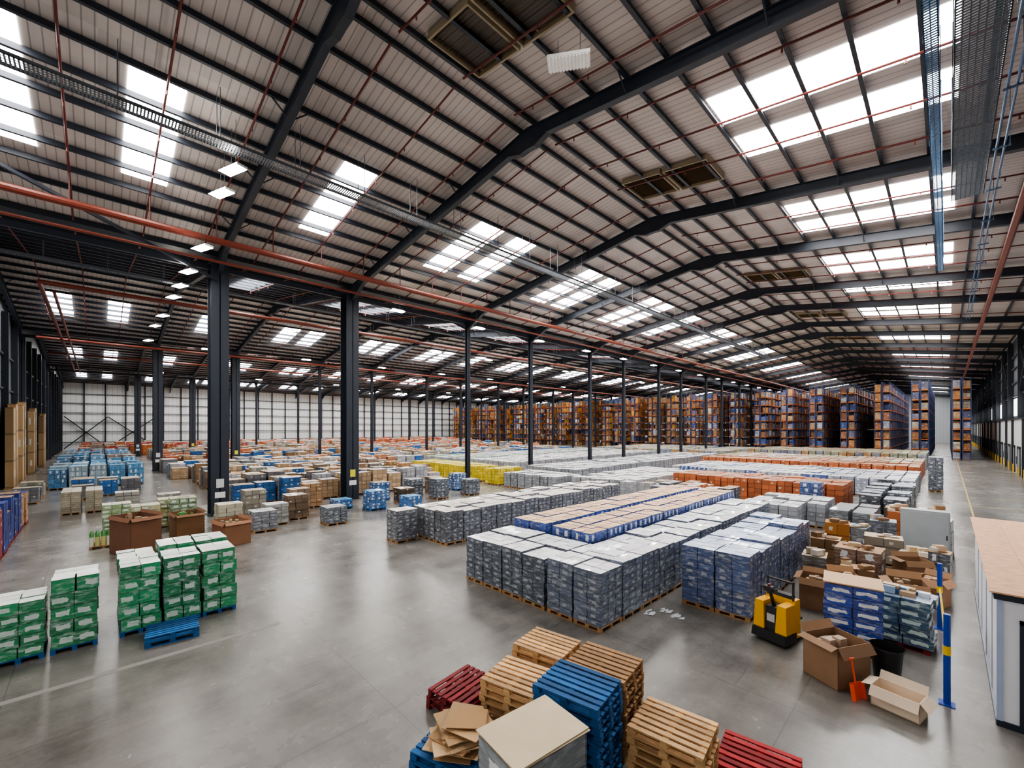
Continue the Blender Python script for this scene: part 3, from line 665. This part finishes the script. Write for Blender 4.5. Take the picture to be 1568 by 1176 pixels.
# barrier posts
PB=hx('#1440a8'); PY=hx('#e6c21a')
mb=MB()
for (x,y,h) in ((0,13.2,1.95),(-.15,18,1.95)):
    mb.cyl((x,y,0),(x,y,h),.06,.06,'plastic',PB,14); mb.cyl((x,y,h*.55),(x,y,h*.65),.066,.066,'plastic',PY,14); mb.box(x-.13,x+.13,y-.13,y+.13,0,.02,'painted_steel',PB)
mb.cyl((0,13.2,1.2),(-.15,18,1.2),.025,.025,'plastic',PY,8)
mb.obj('blue_barrier_posts')
# big cardboard crates near column
openbox('cardboard_crate',-27.2,1.3,2.0,1.2,1.8,20,hx('#6e4a34'),.25,'#9a8468')
openbox('cardboard_crate',-26.1,5.0,1.6,1.2,1.2,10,hx('#8c6248'),.25,'#b0a080')
openbox('cardboard_crate',-28.3,3.4,1.6,1.2,1.5,5,hx('#7c5a3c'),.2,'#5a8a50')
mb=MB(); mb.xf=place(-25.2,2.9,0,10); pallet(mb,0,PRED); mb.box(-.5,.5,-.4,.4,.145,.5,'plastic',hx('#b03028')); mb.box(-.3,.3,-.35,.3,.5,.8,'plastic',hx('#d8d8d8')); mb.obj('red_pallet_with_goods')
mb=MB(); mb.xf=place(-29.9,.2,0,0); pallet(mb,0,WOOD)
for i in range(5):
    for k in range(5):
        x,y=-.5+i*.25,-.42+k*.21
        mb.cyl((x,y,.145),(x,y,.6),.09,.09,'plastic',jc(random.choice([hx('#3f7a3a'),hx('#c8c080'),hx('#d8d8c8')])),8)
        mb.cyl((x,y,.6),(x,y,.75),.09,.03,'plastic',hx('#3f7a3a'),8)
mb.obj('pallet_of_green_bottles')
# ---------------------------------------------------------------- racking
ORG=hx('#c86a28'); RB=hx('#2b3b62')
RC=[hx('#a8702e'),hx('#b08a58'),hx('#8a6238'),hx('#b8822e'),hx('#44587e'),hx('#b9b9bd'),hx('#7c4a38'),hx('#5c6478'),hx('#c2a070'),hx('#5e566c')]
RN=[hx('#3f5288'),hx('#5e5c78'),hx('#7a7488'),hx('#a8aab4'),hx('#9a7a5a'),hx('#b8a890'),hx('#a06a3c'),hx('#b88048'),hx('#8a5a40')]
xr=1.9; idx=0
while xr>-158:
    xc=xr
    for vx in VX[1:4]:
        if abs(xr-vx)<1.6: xc=vx+1.65 if xr>vx else vx-1.65
    mb=MB(); y0=115; nb=22 if idx<8 else 5
    for b_ in range(nb+1):
        y=y0+b_*2.8
        for dx in (-1.2,-.12,.12,1.2): mb.box(xc+dx-.05,xc+dx+.05,y-.06,y+.06,0,15.4,'painted_steel',RB,bot=False)
        if b_==0:
            for sd in (-1,1):
                for k in range(12):
                    za=.3+k*1.25; mb.beam((xc+sd*.12,y,za),(xc+sd*1.2,y,za+(1.2 if k%2 else 0.05)),.04,.04,'painted_steel',RB)
                for lv in range(1,8): mb.box(xc+sd*.66-.54,xc+sd*.66+.54,y-.05,y-.01,lv*1.92-.15,lv*1.92-.02,'painted_steel',ORG)
        if b_<nb:
            for lv in range(8):
                z=lv*1.92
                if lv:
                    for dx in (-1.2,-.12,.12,1.2): mb.box(xc+dx-.03,xc+dx+.03,y,y+2.8,z-.15,z,'painted_steel',ORG,bot=False)
                for sd in (-1,1):
                    for k in range(2):
                        if random.random()<.15: continue
                        h=random.uniform(.8,1.5); xa=xc+sd*.66; ya=y+.15+k*1.3
                        cc=random.choice(RC[:4]) if (idx>9 and random.random()<.45) else random.choice(RC if idx>9 else RN)
                        mb.box(xa-.46,xa+.46,ya,ya+1.15,z+.02,z+.13,'wood_boards',WOOD,bot=False)
                        mb.box(xa-.46,xa+.46,ya,ya+1.15,z+.13,z+.13+h,'carton_plain',jc(cc,.3),nu=2,nv=3,bot=False)
    mb.obj('pallet_racking'); xr-=5.6; idx+=1
# ---------------------------------------------------------------- world, camera
w=bpy.data.worlds.new('World'); S.world=w; w.use_nodes=True
bg=w.node_tree.nodes['Background']; bg.inputs[0].default_value=(1,.96,.91,1); bg.inputs[1].default_value=.5
cam=bpy.data.cameras.new('Camera'); co=bpy.data.objects.new('Camera',cam); S.collection.objects.link(co)
co.location=(0,0,6); co.rotation_euler=(math.pi/2,0,math.radians(45.7))
cam.sensor_width=36; cam.lens=36*650/1568; cam.shift_y=67/1568; cam.clip_end=600
S.camera=co
S.view_settings.view_transform='AgX'; S.view_settings.look='AgX - Medium High Contrast'; S.view_settings.exposure=0.85
